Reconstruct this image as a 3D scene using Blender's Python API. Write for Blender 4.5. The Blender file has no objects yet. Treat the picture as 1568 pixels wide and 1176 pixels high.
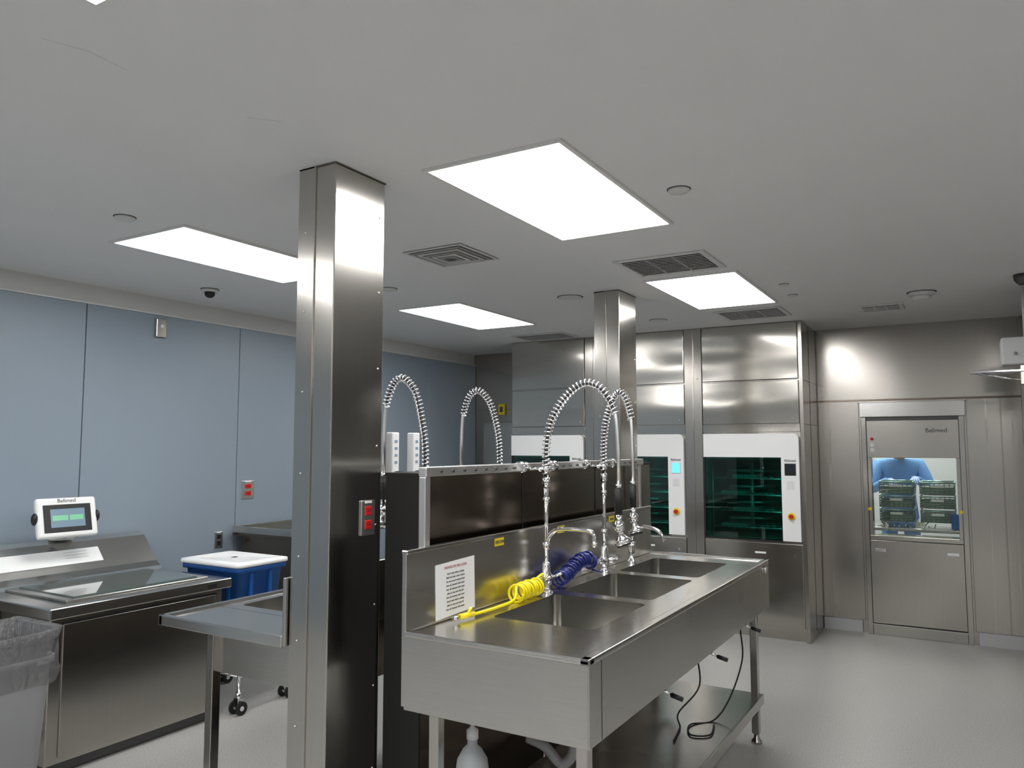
import bpy, bmesh, math, random
from mathutils import Vector, Matrix
random.seed(7)
scn=bpy.context.scene
COL=scn.collection
CH=2.65

# ---------------------------------------------------------------- materials
def newmat(name):
    m=bpy.data.materials.new(name); m.use_nodes=True
    nt=m.node_tree; b=nt.nodes['Principled BSDF']
    return m,nt,b
def plain(name,col,rough=.5,metal=0,emit=None,es=0,alpha=1,trans=0,noise=0,nscale=20,coat=0,bump=0):
    m,nt,b=newmat(name)
    b.inputs['Base Color'].default_value=(*col,1)
    b.inputs['Roughness'].default_value=rough
    b.inputs['Metallic'].default_value=metal
    b.inputs['Coat Weight'].default_value=coat
    if emit: 
        b.inputs['Emission Color'].default_value=(*emit,1); b.inputs['Emission Strength'].default_value=es
    b.inputs['Alpha'].default_value=alpha
    b.inputs['Transmission Weight'].default_value=trans
    if noise or bump:
        tc=nt.nodes.new('ShaderNodeTexCoord'); n=nt.nodes.new('ShaderNodeTexNoise')
        n.inputs['Scale'].default_value=nscale; n.inputs['Detail'].default_value=4
        nt.links.new(tc.outputs['Object'],n.inputs['Vector'])
        if noise:
            mx=nt.nodes.new('ShaderNodeMix'); mx.data_type='RGBA'
            mx.inputs[6].default_value=(*[c*(1-noise) for c in col],1)
            mx.inputs[7].default_value=(*[min(1,c*(1+noise)) for c in col],1)
            nt.links.new(n.outputs['Fac'],mx.inputs[0]); nt.links.new(mx.outputs[2],b.inputs['Base Color'])
        if bump:
            bp=nt.nodes.new('ShaderNodeBump'); bp.inputs['Strength'].default_value=bump; bp.inputs['Distance'].default_value=.01
            nt.links.new(n.outputs['Fac'],bp.inputs['Height']); nt.links.new(bp.outputs[0],b.inputs['Normal'])
    return m
def steel(name,col,rough,brush=(1,1,60),wave=(1.2,1.2,3.0),wd=.012,bs=.12,rv=.03):
    m,nt,b=newmat(name)
    b.inputs['Metallic'].default_value=1
    tc=nt.nodes.new('ShaderNodeTexCoord')
    def noise(scale3,scale,detail):
        mp=nt.nodes.new('ShaderNodeMapping'); mp.inputs['Scale'].default_value=scale3
        nt.links.new(tc.outputs['Object'],mp.inputs[0])
        n=nt.nodes.new('ShaderNodeTexNoise'); n.inputs['Scale'].default_value=scale; n.inputs['Detail'].default_value=detail
        nt.links.new(mp.outputs[0],n.inputs['Vector']); return n
    nb=noise(brush,5,3); nw=noise(wave,1.0,0); nl=noise((1,1,1),1.2,1)
    mx=nt.nodes.new('ShaderNodeMix'); mx.data_type='RGBA'
    mx.inputs[6].default_value=(*[c*.92 for c in col],1); mx.inputs[7].default_value=(*[min(1,c*1.06) for c in col],1)
    nt.links.new(nb.outputs['Fac'],mx.inputs[0]); nt.links.new(mx.outputs[2],b.inputs['Base Color'])
    mr=nt.nodes.new('ShaderNodeMapRange'); mr.inputs[1].default_value=.3; mr.inputs[2].default_value=.7
    mr.inputs[3].default_value=rough-rv/2; mr.inputs[4].default_value=rough+rv/2
    nt.links.new(nl.outputs['Fac'],mr.inputs[0]); nt.links.new(mr.outputs[0],b.inputs['Roughness'])
    b1=nt.nodes.new('ShaderNodeBump'); b1.inputs['Strength'].default_value=1; b1.inputs['Distance'].default_value=wd
    nt.links.new(nw.outputs['Fac'],b1.inputs['Height'])
    b2=nt.nodes.new('ShaderNodeBump'); b2.inputs['Strength'].default_value=bs; b2.inputs['Distance'].default_value=.0004
    nt.links.new(nb.outputs['Fac'],b2.inputs['Height']); nt.links.new(b1.outputs[0],b2.inputs['Normal'])
    nt.links.new(b2.outputs[0],b.inputs['Normal'])
    return m
M={}
M['steel']=steel('steel_brushed',(.56,.54,.50),.18,wave=(.9,1.0,3.8),wd=.022)
M['steelv']=steel('steel_brushed_vertical',(.51,.485,.45),.21,brush=(60,60,1),wave=(1.6,1.6,.8),wd=.018)
M['steelcol']=steel('steel_column',(.53,.51,.475),.19,brush=(60,60,1),wave=(1.0,1.0,2.6),wd=.012)
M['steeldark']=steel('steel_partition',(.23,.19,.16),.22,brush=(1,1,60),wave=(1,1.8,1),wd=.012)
M['steeltop']=steel('steel_sink',(.62,.61,.585),.21,brush=(60,2,2),wave=(2,2,2),wd=.005)
M['steelap']=steel('steel_apron',(.57,.555,.53),.27,brush=(1,1,60),wave=(1.4,1.4,1.5),wd=.010)
M['chrome']=plain('chrome',(.82,.82,.83),.10,1)
M['railsteel']=plain('rail_steel',(.80,.79,.77),.35,1)
M['darkmetal']=plain('dark_metal',(.12,.12,.12),.4,.8)
M['white']=plain('white_enamel',(.86,.87,.87),.35)
M['whiteplastic']=plain('white_plastic',(.74,.75,.76),.4)
M['greyplastic']=plain('grey_plastic',(.38,.38,.38),.5)
M['black']=plain('black_plastic',(.02,.02,.022),.4)
M['rubber']=plain('black_rubber',(.015,.015,.015),.6)
M['red']=plain('red_plastic',(.6,.02,.02),.4)
M['yellow']=plain('yellow_plastic',(.85,.68,.02),.35)
M['yellowhose']=plain('yellow_hose',(.98,.82,.0),.3,coat=.5)
M['bluehose']=plain('blue_hose',(.006,.018,.18),.3,coat=.5)
M['bluebin']=plain('blue_bin',(.015,.11,.38),.45)
M['paper']=plain('paper',(.80,.80,.80),.8)
M['ink']=plain('ink',(.10,.10,.10),.8)
M['redink']=plain('red_ink',(.40,.12,.11),.8)
M['light']=plain('light_panel',(1,1,1),.5,emit=(1,.99,.98),es=12.8)
M['frame']=plain('light_frame',(.75,.75,.74),.5)
M['ceil']=plain('ceiling_paint',(.77,.77,.775),.7,noise=.02,nscale=3,bump=.05)
M['crack']=plain('ceiling_crack_line',(.58,.58,.57),.8)
M['blue']=plain('blue_wall_panel',(.29,.35,.41),.40,noise=.03,nscale=1.5)
M['bluejoint']=plain('blue_wall_joint',(.15,.18,.20),.5)
M['wallwhite']=plain('painted_wall',(.66,.66,.66),.6,noise=.02,nscale=3)
M['wallgrey']=plain('painted_wall_grey',(.34,.35,.36),.6,noise=.03,nscale=3)
M['wallright']=plain('painted_wall_right',(.56,.55,.54),.6,noise=.03,nscale=3)
M['base']=plain('cove_base',(.48,.49,.50),.5)
M['vent']=plain('vent_metal',(.42,.41,.39),.5,.2)
M['ventw']=plain('vent_white',(.66,.66,.65),.5)
M['ventd']=plain('vent_dark',(.06,.06,.06),.7)
M['screenblue']=plain('screen_blue',(.1,.4,.6),.2,emit=(.2,.65,.95),es=1.0)
M['screengreen']=plain('screen_green',(.1,.3,.2),.2,emit=(.25,.5,.3),es=.7)
M['screendark']=plain('screen_dark',(.03,.035,.04),.15)
M['screengrey']=plain('screen_grey',(.15,.22,.28),.15,emit=(.25,.33,.4),es=.35)
M['teal']=plain('chamber_teal',(.05,.20,.18),.35,.3)
M['tealrack']=plain('chamber_rack',(.40,.56,.53),.3,.8)
M['teallamp']=plain('chamber_lamp',(.3,.8,.7),.3,emit=(.5,1,.9),es=3.0)
M['gown']=plain('blue_gown',(.20,.42,.80),.8)
M['glove']=plain('glove',(.35,.45,.75),.5)
M['skin']=plain('skin',(.5,.32,.24),.5)
M['hair']=plain('surgical_cap',(.25,.45,.75),.8)
M['basket']=plain('basket_grey',(.20,.27,.23),.4,.4)
M['bottle']=plain('bottle_plastic',(.50,.53,.55),.35)
M['can']=plain('can_plastic',(.50,.51,.53),.5)
M['glassdark']=plain('lid_glass',(.12,.15,.14),.05,.0,coat=1)
def glassmat(name,col,rough=0.0,fac=.15):
    m=bpy.data.materials.new(name); m.use_nodes=True; nt=m.node_tree; nt.nodes.clear()
    o=nt.nodes.new('ShaderNodeOutputMaterial'); t=nt.nodes.new('ShaderNodeBsdfTransparent'); g=nt.nodes.new('ShaderNodeBsdfGlossy')
    t.inputs[0].default_value=(*col,1); g.inputs[0].default_value=(1,1,1,1); g.inputs['Roughness'].default_value=rough
    lw=nt.nodes.new('ShaderNodeLayerWeight'); lw.inputs[0].default_value=.25
    mr=nt.nodes.new('ShaderNodeMapRange'); mr.inputs[3].default_value=fac*.35; mr.inputs[4].default_value=min(1,fac*3)
    nt.links.new(lw.outputs['Fresnel'],mr.inputs[0])
    mx=nt.nodes.new('ShaderNodeMixShader'); nt.links.new(mr.outputs[0],mx.inputs[0])
    nt.links.new(t.outputs[0],mx.inputs[1]); nt.links.new(g.outputs[0],mx.inputs[2]); nt.links.new(mx.outputs[0],o.inputs[0])
    return m
M['glassteal']=glassmat('glass_teal',(.30,.68,.62))
M['glassclear']=glassmat('glass_clear',(.93,.97,.94),fac=.08)
def bagmat():
    m=bpy.data.materials.new('clear_liner_bag'); m.use_nodes=True; nt=m.node_tree; b=nt.nodes['Principled BSDF']
    b.inputs['Base Color'].default_value=(.22,.22,.225,1); b.inputs['Roughness'].default_value=.25; b.inputs['Alpha'].default_value=.62
    tc=nt.nodes.new('ShaderNodeTexCoord'); n=nt.nodes.new('ShaderNodeTexNoise'); n.inputs['Scale'].default_value=14; n.inputs['Detail'].default_value=3; n.inputs['Distortion'].default_value=1.5
    mp=nt.nodes.new('ShaderNodeMapping'); mp.inputs['Scale'].default_value=(1.5,1.5,.5)
    nt.links.new(tc.outputs['Object'],mp.inputs[0]); nt.links.new(mp.outputs[0],n.inputs[0])
    bp=nt.nodes.new('ShaderNodeBump'); bp.inputs['Distance'].default_value=.03; nt.links.new(n.outputs['Fac'],bp.inputs['Height']); nt.links.new(bp.outputs[0],b.inputs['Normal'])
    return m
M['bag']=bagmat()
def floormat():
    m,nt,b=newmat('floor_speckled_resin')
    tc=nt.nodes.new('ShaderNodeTexCoord'); v=nt.nodes.new('ShaderNodeTexNoise'); v.inputs['Scale'].default_value=160; v.inputs['Detail'].default_value=2
    n=nt.nodes.new('ShaderNodeTexNoise'); n.inputs['Scale'].default_value=1.3; n.inputs['Detail'].default_value=3
    nt.links.new(tc.outputs['Object'],v.inputs[0]); nt.links.new(tc.outputs['Object'],n.inputs[0])
    cr=nt.nodes.new('ShaderNodeValToRGB'); e=cr.color_ramp.elements
    e[0].position=.33; e[0].color=(.24,.24,.23,1); e[1].position=.45; e[1].color=(.405,.40,.385,1)
    x=cr.color_ramp.elements.new(.62); x.color=(.44,.435,.42,1); x=cr.color_ramp.elements.new(.7); x.color=(.58,.58,.56,1)
    nt.links.new(v.outputs['Fac'],cr.inputs[0])
    mr=nt.nodes.new('ShaderNodeMapRange'); mr.inputs[3].default_value=.94; mr.inputs[4].default_value=1.05
    nt.links.new(n.outputs['Fac'],mr.inputs[0])
    mx=nt.nodes.new('ShaderNodeVectorMath'); mx.operation='SCALE'
    nt.links.new(cr.outputs[0],mx.inputs[0]); nt.links.new(mr.outputs[0],mx.inputs['Scale'])
    nt.links.new(mx.outputs[0],b.inputs['Base Color'])
    b.inputs['Roughness'].default_value=.36
    return m
M['floor']=floormat()

# ---------------------------------------------------------------- geometry helpers
class G:
    def __init__(s,name,loc):
        s.e=bpy.data.objects.new(name,None); s.loc=Vector(loc); s.e.location=s.loc; s.e.empty_display_size=.05
        COL.objects.link(s.e)
    def add(s,o):
        o.parent=s.e; o.location=-s.loc; return o
def mkobj(name,verts,faces,mat,g=None,smooth=False):
    me=bpy.data.meshes.new(name); me.from_pydata([tuple(v) for v in verts],[],faces); me.update()
    bm=bmesh.new(); bm.from_mesh(me); bmesh.ops.recalc_face_normals(bm,faces=bm.faces); bm.to_mesh(me); bm.free()
    if smooth:
        for p in me.polygons: p.use_smooth=True
    o=bpy.data.objects.new(name,me); me.materials.append(M[mat] if isinstance(mat,str) else mat); COL.objects.link(o)
    if g: g.add(o)
    return o
def bmobj(name,bm,mat,g=None,smooth=False):
    me=bpy.data.meshes.new(name); bm.to_mesh(me); bm.free()
    if smooth:
        for p in me.polygons: p.use_smooth=True
    o=bpy.data.objects.new(name,me); me.materials.append(M[mat]); COL.objects.link(o)
    if g: g.add(o)
    return o
def box(name,a,b,mat,g=None,bev=0,seg=2,rot=None,piv=None):
    bm=bmesh.new(); bmesh.ops.create_cube(bm,size=1)
    c=[(a[i]+b[i])/2 for i in range(3)]; s=[abs(b[i]-a[i]) for i in range(3)]
    for v in bm.verts: v.co=Vector((c[0]+v.co.x*s[0],c[1]+v.co.y*s[1],c[2]+v.co.z*s[2]))
    if bev: bmesh.ops.bevel(bm,geom=bm.edges[:],offset=bev,segments=seg,affect='EDGES',profile=.5)
    if rot:
        p=Vector(piv) if piv else Vector(c)
        bmesh.ops.rotate(bm,cent=p,matrix=rot,verts=bm.verts)
    o=bmobj(name,bm,mat,g)
    return o
def sweep(name,pts,r,mat,g=None,n=10,closed_ends=True,radii=None):
    pts=[Vector(p) for p in pts]; N=len(pts)
    T=[]
    for i in range(N):
        a=pts[max(0,i-1)]; b=pts[min(N-1,i+1)]
        t=(b-a); T.append(t.normalized() if t.length>1e-9 else Vector((0,0,1)))
    up=Vector((0,0,1)) if abs(T[0].z)<.9 else Vector((1,0,0))
    nrm=T[0].cross(up).normalized(); vs=[]; fs=[]
    for i in range(N):
        if i>0:
            q=T[i-1].rotation_difference(T[i]); nrm=(q@nrm).normalized()
        bn=T[i].cross(nrm).normalized(); rr=radii[i] if radii else r
        for k in range(n):
            an=2*math.pi*k/n
            vs.append(pts[i]+nrm*math.cos(an)*rr+bn*math.sin(an)*rr)
    for i in range(N-1):
        for k in range(n):
            fs.append((i*n+k,i*n+(k+1)%n,(i+1)*n+(k+1)%n,(i+1)*n+k))
    if closed_ends:
        fs.append(tuple(range(n-1,-1,-1))); fs.append(tuple(range((N-1)*n,N*n)))
    o=mkobj(name,vs,fs,mat,g,smooth=False)
    for p in o.data.polygons:
        if len(p.vertices)==4: p.use_smooth=True
    return o
def cyl(name,a,b,r,mat,g=None,n=16,r2=None):
    return sweep(name,[a,b],r,mat,g,n,radii=[r,r if r2 is None else r2])
def lathe(name,prof,c,mat,g=None,n=24,axis='z'):
    vs=[];fs=[]
    for (r,z) in prof:
        for k in range(n):
            a=2*math.pi*k/n
            if axis=='z': vs.append((c[0]+r*math.cos(a),c[1]+r*math.sin(a),c[2]+z))
            elif axis=='x': vs.append((c[0]+z,c[1]+r*math.cos(a),c[2]+r*math.sin(a)))
            else: vs.append((c[0]+r*math.cos(a),c[1]+z,c[2]+r*math.sin(a)))
    P=len(prof)
    for i in range(P-1):
        for k in range(n): fs.append((i*n+k,i*n+(k+1)%n,(i+1)*n+(k+1)%n,(i+1)*n+k))
    fs.append(tuple(range(n))); fs.append(tuple(range((P-1)*n,P*n)))
    return mkobj(name,vs,fs,mat,g,smooth=True)
def ball(name,c,r,mat,g=None,s=(1,1,1)):
    bm=bmesh.new(); bmesh.ops.create_uvsphere(bm,u_segments=16,v_segments=10,radius=r)
    for v in bm.verts: v.co=Vector((c[0]+v.co.x*s[0],c[1]+v.co.y*s[1],c[2]+v.co.z*s[2]))
    return bmobj(name,bm,mat,g,True)
def spline(ctrl,n=12):
    P=[Vector(p) for p in ctrl]; out=[]
    for i in range(len(P)-1):
        p0=P[max(0,i-1)];p1=P[i];p2=P[i+1];p3=P[min(len(P)-1,i+2)]
        for k in range(n):
            t=k/n
            out.append(.5*((2*p1)+(-p0+p2)*t+(2*p0-5*p1+4*p2-p3)*t*t+(-p0+3*p1-3*p2+p3)*t**3))
    out.append(P[-1]); return out
def helix(path,R,pitch,per=12,wob=0):
    pts=[Vector(p) for p in path]; L=[0]
    for i in range(1,len(pts)): L.append(L[-1]+(pts[i]-pts[i-1]).length)
    tot=L[-1]; n=int(tot/pitch*per); out=[]; j=0
    t0=(pts[1]-pts[0]).normalized(); up=Vector((0,0,1)) if abs(t0.z)<.9 else Vector((1,0,0)); nrm=t0.cross(up).normalized(); prev=t0
    for i in range(n+1):
        s=tot*i/n
        while j<len(L)-2 and L[j+1]<s: j+=1
        f=(s-L[j])/max(1e-9,L[j+1]-L[j]); p=pts[j].lerp(pts[j+1],f)
        ta=(pts[j+1]-pts[j]).normalized(); 
        if j<len(pts)-2: ta=ta.lerp((pts[j+2]-pts[j+1]).normalized(),f).normalized()
        nrm=(prev.rotation_difference(ta)@nrm).normalized(); prev=ta; bn=ta.cross(nrm)
        a=2*math.pi*i/per
        rr=R*(1+wob*math.sin(a*.37+1)+wob*.6*math.sin(a*.61))
        out.append(p+nrm*rr*math.cos(a)+bn*rr*math.sin(a)+ta*(wob*.10*math.cos(a)*R*3))
    return out
def text(name,s,size,mat,g,origin,xdir,ydir,ext=.0008):
    cu=bpy.data.curves.new(name,'FONT'); cu.body=s; cu.size=size; cu.extrude=ext; cu.align_x='CENTER'; cu.align_y='CENTER'
    t=bpy.data.objects.new(name,cu); COL.objects.link(t)
    dg=bpy.context.evaluated_depsgraph_get(); dg.update()
    me=bpy.data.meshes.new_from_object(t.evaluated_get(dg)); bpy.data.objects.remove(t)
    X=Vector(xdir).normalized(); Y=Vector(ydir).normalized(); Z=X.cross(Y)
    for v in me.vertices: v.co=Vector(origin)+X*v.co.x+Y*v.co.y+Z*v.co.z
    me.materials.clear(); me.materials.append(M[mat])
    o=bpy.data.objects.new(name,me); COL.objects.link(o); g.add(o); return o
def boolean(o,cutters):
    for c in cutters:
        md=o.modifiers.new('b','BOOLEAN'); md.operation='DIFFERENCE'; md.object=c; md.solver='EXACT'
    bpy.context.view_layer.update()
    dg=bpy.context.evaluated_depsgraph_get(); dg.update()
    me=bpy.data.meshes.new_from_object(o.evaluated_get(dg)); o.modifiers.clear(); o.data=me
    for c in cutters: bpy.data.objects.remove(c)
def R(axis,deg): return Matrix.Rotation(math.radians(deg),3,axis)

# ---------------------------------------------------------------- room
XL,XR,YF,YB=-4.9,2.4,-3.0,7.4
box('floor',(XL-.1,YF-.1,-.1),(XR+.1,10.3,0),'floor')
box('ceiling',(XL-.1,YF-.1,CH),(XR+.1,YB+.12,CH+.1),'ceil')
g=G('wall_left',(XL,2,0))
box('backing',(XL-.1,YF,0),(XL,YB,CH),'wallwhite',g)
js=[-3.0,-2.05,-.83,.39,1.61,2.83,4.05,5.27,6.49,7.4]
for i in range(len(js)-1):
    box('panel_%d'%i,(XL,js[i]+.003,.1),(XL+.022,js[i+1]-.003,2.52),'blue',g,bev=.002,seg=1)
    box('joint_%d'%i,(XL,js[i]-.003,.1),(XL+.012,js[i]+.003,2.52),'bluejoint',g)
box('trim_left_top',(XL,YF,2.52),(XL+.03,YB,2.528),'frame')
box('baseboard_left',(XL,YF,0),(XL+.03,YB,.1),'base')
box('wall_front',(XL-.1,YF-.1,0),(XR+.1,YF,CH),'wallgrey')
box('wall_right',(XR,YF,0),(XR+.1,YB,CH),'wallright')
g=G('wall_back',(0,YB,0))
box('steel_left',(XL,YB,0),(-.75,YB+.12,CH),'steelv',g)
box('steel_right',(-.10,YB,0),(XR+.1,YB+.12,CH),'steelv',g)
box('steel_top',(-.75,YB,1.5),(-.10,YB+.12,CH),'steelv',g)
box('steel_low',(-.75,YB,0),(-.10,YB+.12,.84),'steelv',g)
def sheet(n,x0,x1,z0,z1,m='steelv'): box(n,(x0,YB-.006,z0),(x1,YB,z1),m,g,bev=.002,seg=1)
sheet('sheet_a',-1.17,-.835,.1,1.995); sheet('sheet_b',-1.17,.37,2.005,CH)
sheet('sheet_e',-.02,.22,.1,1.995); sheet('sheet_f',.225,.37,.1,1.995)
sheet('sheet_g',-4.87,-4.05,.1,2.005); sheet('sheet_h',-4.87,-4.05,2.015,CH-.02)
for i,(x,z0,z1) in enumerate([(-1.08,.1,1.99),(.12,.1,1.99),(.30,.1,1.99)]):
    box('seam_strip_%d'%i,(x-.006,YB-.010,z0),(x+.006,YB-.004,z1),'steelcol',g)
box('seam_bead',(-1.17,YB-.012,1.99),(.37,YB-.005,2.008),'steeldark',g)
box('baseboard_back',(-1.17,YB-.03,0),(-.86,YB-.006,.1),'base')
box('baseboard_back_right',(.0,YB-.03,0),(.37,YB-.006,.1),'base')
box('wall_return',(.39,5.7,0),(.55,YB-.005,CH),'steelv')
box('wall_cleanroom_back',(-2.2,10.2,0),(1.4,10.3,CH),'wallwhite')
box('wall_cleanroom_left',(-2.3,YB+.12,0),(-2.2,10.3,CH),'wallwhite')
box('wall_cleanroom_right',(1.4,YB+.12,0),(1.5,10.3,CH),'wallwhite')
box('ceiling_cleanroom',(-2.3,YB+.12,CH),(1.5,10.3,CH+.1),'ceil')

# ---------------------------------------------------------------- ceiling lights
def troffer(x,y,L=1.13,W=.56,z=CH):
    g=G('ceiling_light',(x,y,z))
    x0,x1,y0,y1=x-W/2,x+W/2,y-L/2,y+L/2; t=.018
    box('diffuser',(x0,y0,z-.006),(x1,y1,z-.002),'light',g)
    box('frame_a',(x0-t,y0-t,z-.010),(x0,y1+t,z),'frame',g); box('frame_b',(x1,y0-t,z-.010),(x1+t,y1+t,z),'frame',g)
    box('frame_c',(x0,y0-t,z-.010),(x1,y0,z),'frame',g); box('frame_d',(x0,y1,z-.010),(x1,y1+t,z),'frame',g)
for x in (-3.46,-1.455,.75):
    for y in (-1.80,.43,2.86,5.16):
        if x>0 and y>5: continue
        troffer(x,y)
troffer(-.4,8.9); troffer(-1.3,8.9)

# ---------------------------------------------------------------- ceiling fittings
def louver(x0,x1,y0,y1,n,name='ceiling_air_vent'):
    g=G(name,((x0+x1)/2,(y0+y1)/2,CH)); z=CH; t=.035
    box('back',(x0,y0,z-.004),(x1,y1,z-.001),'ventd',g)
    box('rim_a',(x0-t,y0-t,z-.010),(x0,y1+t,z),'ventw',g,bev=.003,seg=1); box('rim_b',(x1,y0-t,z-.010),(x1+t,y1+t,z),'ventw',g,bev=.003,seg=1)
    box('rim_c',(x0,y0-t,z-.010),(x1,y0,z),'ventw',g,bev=.003,seg=1); box('rim_d',(x0,y1,z-.010),(x1,y1+t,z),'ventw',g,bev=.003,seg=1)
    for i in range(n):
        y=y0+(i+.5)*(y1-y0)/n
        box('slat_%d'%i,(x0,y-.012,z-.012),(x1,y+.012,z-.009),'ventw',g,rot=R('X',20))
    for i in range(1,3):
        x=x0+i*(x1-x0)/3; box('bar_%d'%i,(x-.004,y0,z-.013),(x+.004,y1,z-.005),'vent',g)
louver(-1.68,-1.22,4.04,4.42,11)
louver(-1.66,-1.22,5.98,6.36,10)
louver(-.66,-.42,6.28,6.50,7)
louver(-3.70,-3.22,6.3,6.6,8)
g=G('ceiling_diffuser',(-2.42,3.42,CH))
for i in range(6):
    h=.19-i*.028; z=CH-.004-i*.0035
    o=h; k=h-.016
    for nm,a,b in (('l',(-o,-o),(-k,o)),('r',(k,-o),(o,o)),('n',(-k,-o),(k,-k)),('f',(-k,k),(k,o))):
        box('ring%d_%s'%(i,nm),(-2.42+a[0],3.42+a[1],z-.004),(-2.42+b[0],3.42+b[1],z),'ventw' if i%2==0 else 'vent',g)
box('plate',(-2.59,3.25,CH-.004),(-2.25,3.59,CH-.001),'vent',g)
def cap(name,x,y,r,h,mat='ventw'):
    g=G(name,(x,y,CH)); lathe('disc',[(r*.6,0),(r,-.002),(r,-h*.6),(r*.9,-h),(r*.3,-h*1.05),(0.001,-h*1.05)],(x,y,CH),mat,g)
    lathe('gap',[(r*1.08,0),(r*1.08,-.002),(.001,-.002)],(x,y,CH),'ventd',g); return g
cap('sprinkler_cover',-.985,3.0,.045,.012); cap('sprinkler_cover',-3.30,2.07,.045,.012); cap('sprinkler_cover',-2.39,4.83,.085,.006)
cap('sprinkler_cover',-1.0,5.15,.03,.01); cap('sprinkler_cover',-1.02,5.55,.03,.01); cap('sprinkler_cover',-2.2,6.1,.07,.008); cap('sprinkler_cover',-3.3,3.95,.05,.012)
g=cap('smoke_detector',-.244,5.9,.085,.025); lathe('chamber',[(.06,-.02),(.055,-.045),(.03,-.052),(.001,-.052)],(-.244,5.9,CH),'ventw',g)
g=cap('dome_camera',-4.35,3.35,.055,.02); lathe('dome',[(.035,-.015),(.033,-.04),(.02,-.055),(.001,-.06)],(-4.35,3.35,CH),'black',g)
for pts in ([(-2.02,1.02),(-1.98,1.12),(-1.99,1.24)],[(-1.95,1.62),(-1.88,1.70)]):
    g=G('ceiling_crack',(pts[0][0],pts[0][1],CH)); sweep('line',[(x,y,CH-.0002) for x,y in pts],.0006,'crack',g,n=5)

# ---------------------------------------------------------------- columns
def column(x0,x1,y0,y1):
    g=G('steel_column',((x0+x1)/2,(y0+y1)/2,0))
    box('shaft',(x0,y0,.0),(x1,y1,CH),'steelcol',g,bev=.004)
    box('lap_plate',(x0-.002,y0-.003,.0),(x0+(x1-x0)*.42,y0+.002,CH-.001),'steelcol',g)
    box('lap_ridge',(x0+(x1-x0)*.42,y0-.006,.0),(x0+(x1-x0)*.47,y0+.002,CH-.001),'steelcol',g,bev=.0015,seg=1)
    box('collar',(x0-.003,y0-.003,CH-.006),(x1+.003,y1+.003,CH-.001),'steeldark',g)
    for i in range(8):
        z=.3+i*.3
        ball('rivet_%d'%i,(x0+(x1-x0)*.2,y0-.003,z),.004,'chrome',g); ball('rivet_b%d'%i,(x1,y1-.03,z+.1),.004,'chrome',g)
    return g
cg=column(-2.155,-1.975,2.05,2.33)
column(-2.17,-1.99,4.76,5.06)
def outlet_x(name,x,y,z,w=.075,h=.12,red=True):
    g=G(name,(x,y,z)); box('plate',(x,y-w/2,z-h/2),(x+.007,y+w/2,z+h/2),'railsteel',g,bev=.002)
    for i,s in enumerate((-1,1)):
        zc=z+s*h*.2
        box('socket_%d'%i,(x+.005,y-w*.24,zc-.017),(x+.011,y+w*.24,zc+.017),'red' if red else 'black',g,bev=.003)
        for k in (-1,1): box('slot_%d_%d'%(i,k),(x+.010,y+k*.006-.0015,zc-.004),(x+.0118,y+k*.006+.0015,zc+.007),'black',g)
    box('label',(x+.006,y-w*.25,z+h*.42),(x+.0085,y+w*.25,z+h*.48),'paper',g)
    return g
outlet_x('power_outlet',-1.975,2.25,1.33,h=.13)

# ---------------------------------------------------------------- island partition
g=G('sink_divider_partition',(-1.86,3.5,0))
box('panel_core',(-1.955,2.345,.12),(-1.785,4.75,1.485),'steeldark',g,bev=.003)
box('end_cover',(-1.955,2.335,.0),(-1.785,2.345,1.485),'rubber',g)
box('cap',(-1.96,2.333,1.485),(-1.78,4.755,1.497),'rubber',g)
box('plinth',(-1.94,2.36,0),(-1.80,4.74,.12),'black',g)
for i,y in enumerate((3.1,3.9)): box('face_seam_%d'%i,(-1.787,y-.003,1.0),(-1.783,y+.003,1.48),'black',g)
g=G('utility_rail',(-1.73,3.3,1.5))
box('rail',(-1.748,2.27,1.487),(-1.712,4.45,1.523),'railsteel',g,bev=.004)
for i in range(26):
    y=2.36+i*.078; cyl('knob_%d'%i,(-1.712,y,1.505),(-1.706,y,1.505),.006,'darkmetal',g,n=8)
for i,y in enumerate((2.285,4.40)):
    box('post_%d'%i,(-1.745,y-.016,.75),(-1.715,y+.016,1.487),'railsteel',g,bev=.003)
for i,y in enumerate((3.0,3.28,3.64,4.0)):
    cyl('coupler_%d'%i,(-1.73,y-.03,1.505),(-1.73,y+.03,1.505),.026,'chrome',g)

# ---------------------------------------------------------------- sinks
def sink_body(g,x0,x1,y0,y1,z0,z1,basins,depth):
    o=box('sink_body',(x0,y0,z0),(x1,y1,z1),'steeltop',None,bev=.004)
    cut=[]
    for (a,b,c,d) in basins:
        bm=bmesh.new(); bmesh.ops.create_cube(bm,size=1)
        for v in bm.verts: v.co=Vector(((a+b)/2+v.co.x*(b-a),(c+d)/2+v.co.y*(d-c),z1+.05-(depth+.05)/2+v.co.z*(depth+.05)))
        es=[e for e in bm.edges if not all(v.co.z>z1 for v in e.verts)]
        bmesh.ops.bevel(bm,geom=es,offset=.028,segments=4,affect='EDGES',profile=.5)
        cut.append(bmobj('cut',bm,'steeltop'))
    boolean(o,cut); g.add(o); return o
g=G('three_compartment_sink',(-1.35,3.3,0))
X0,X1,Y0,Y1,ZT=-1.695,-1.0,2.13,4.50,.96
bas=[(-1.575,-1.155,2.50,3.02),(-1.585,-1.165,3.10,3.66),(-1.585,-1.165,3.74,4.27)]
sink_body(g,X0+.012,X1-.012,Y0+.012,Y1-.012,.715,ZT,bas,.235)
box('apron_end',(X0,Y0,.705),(X1-.004,Y0+.012,ZT),'steelap',g,bev=.003)
box('apron_front',(X1-.012,Y0+.002,.705),(X1,Y1-.002,ZT),'steelap',g,bev=.003)
box('apron_far',(X0,Y1-.012,.705),(X1-.004,Y1,ZT),'steelap',g,bev=.003)
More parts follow.
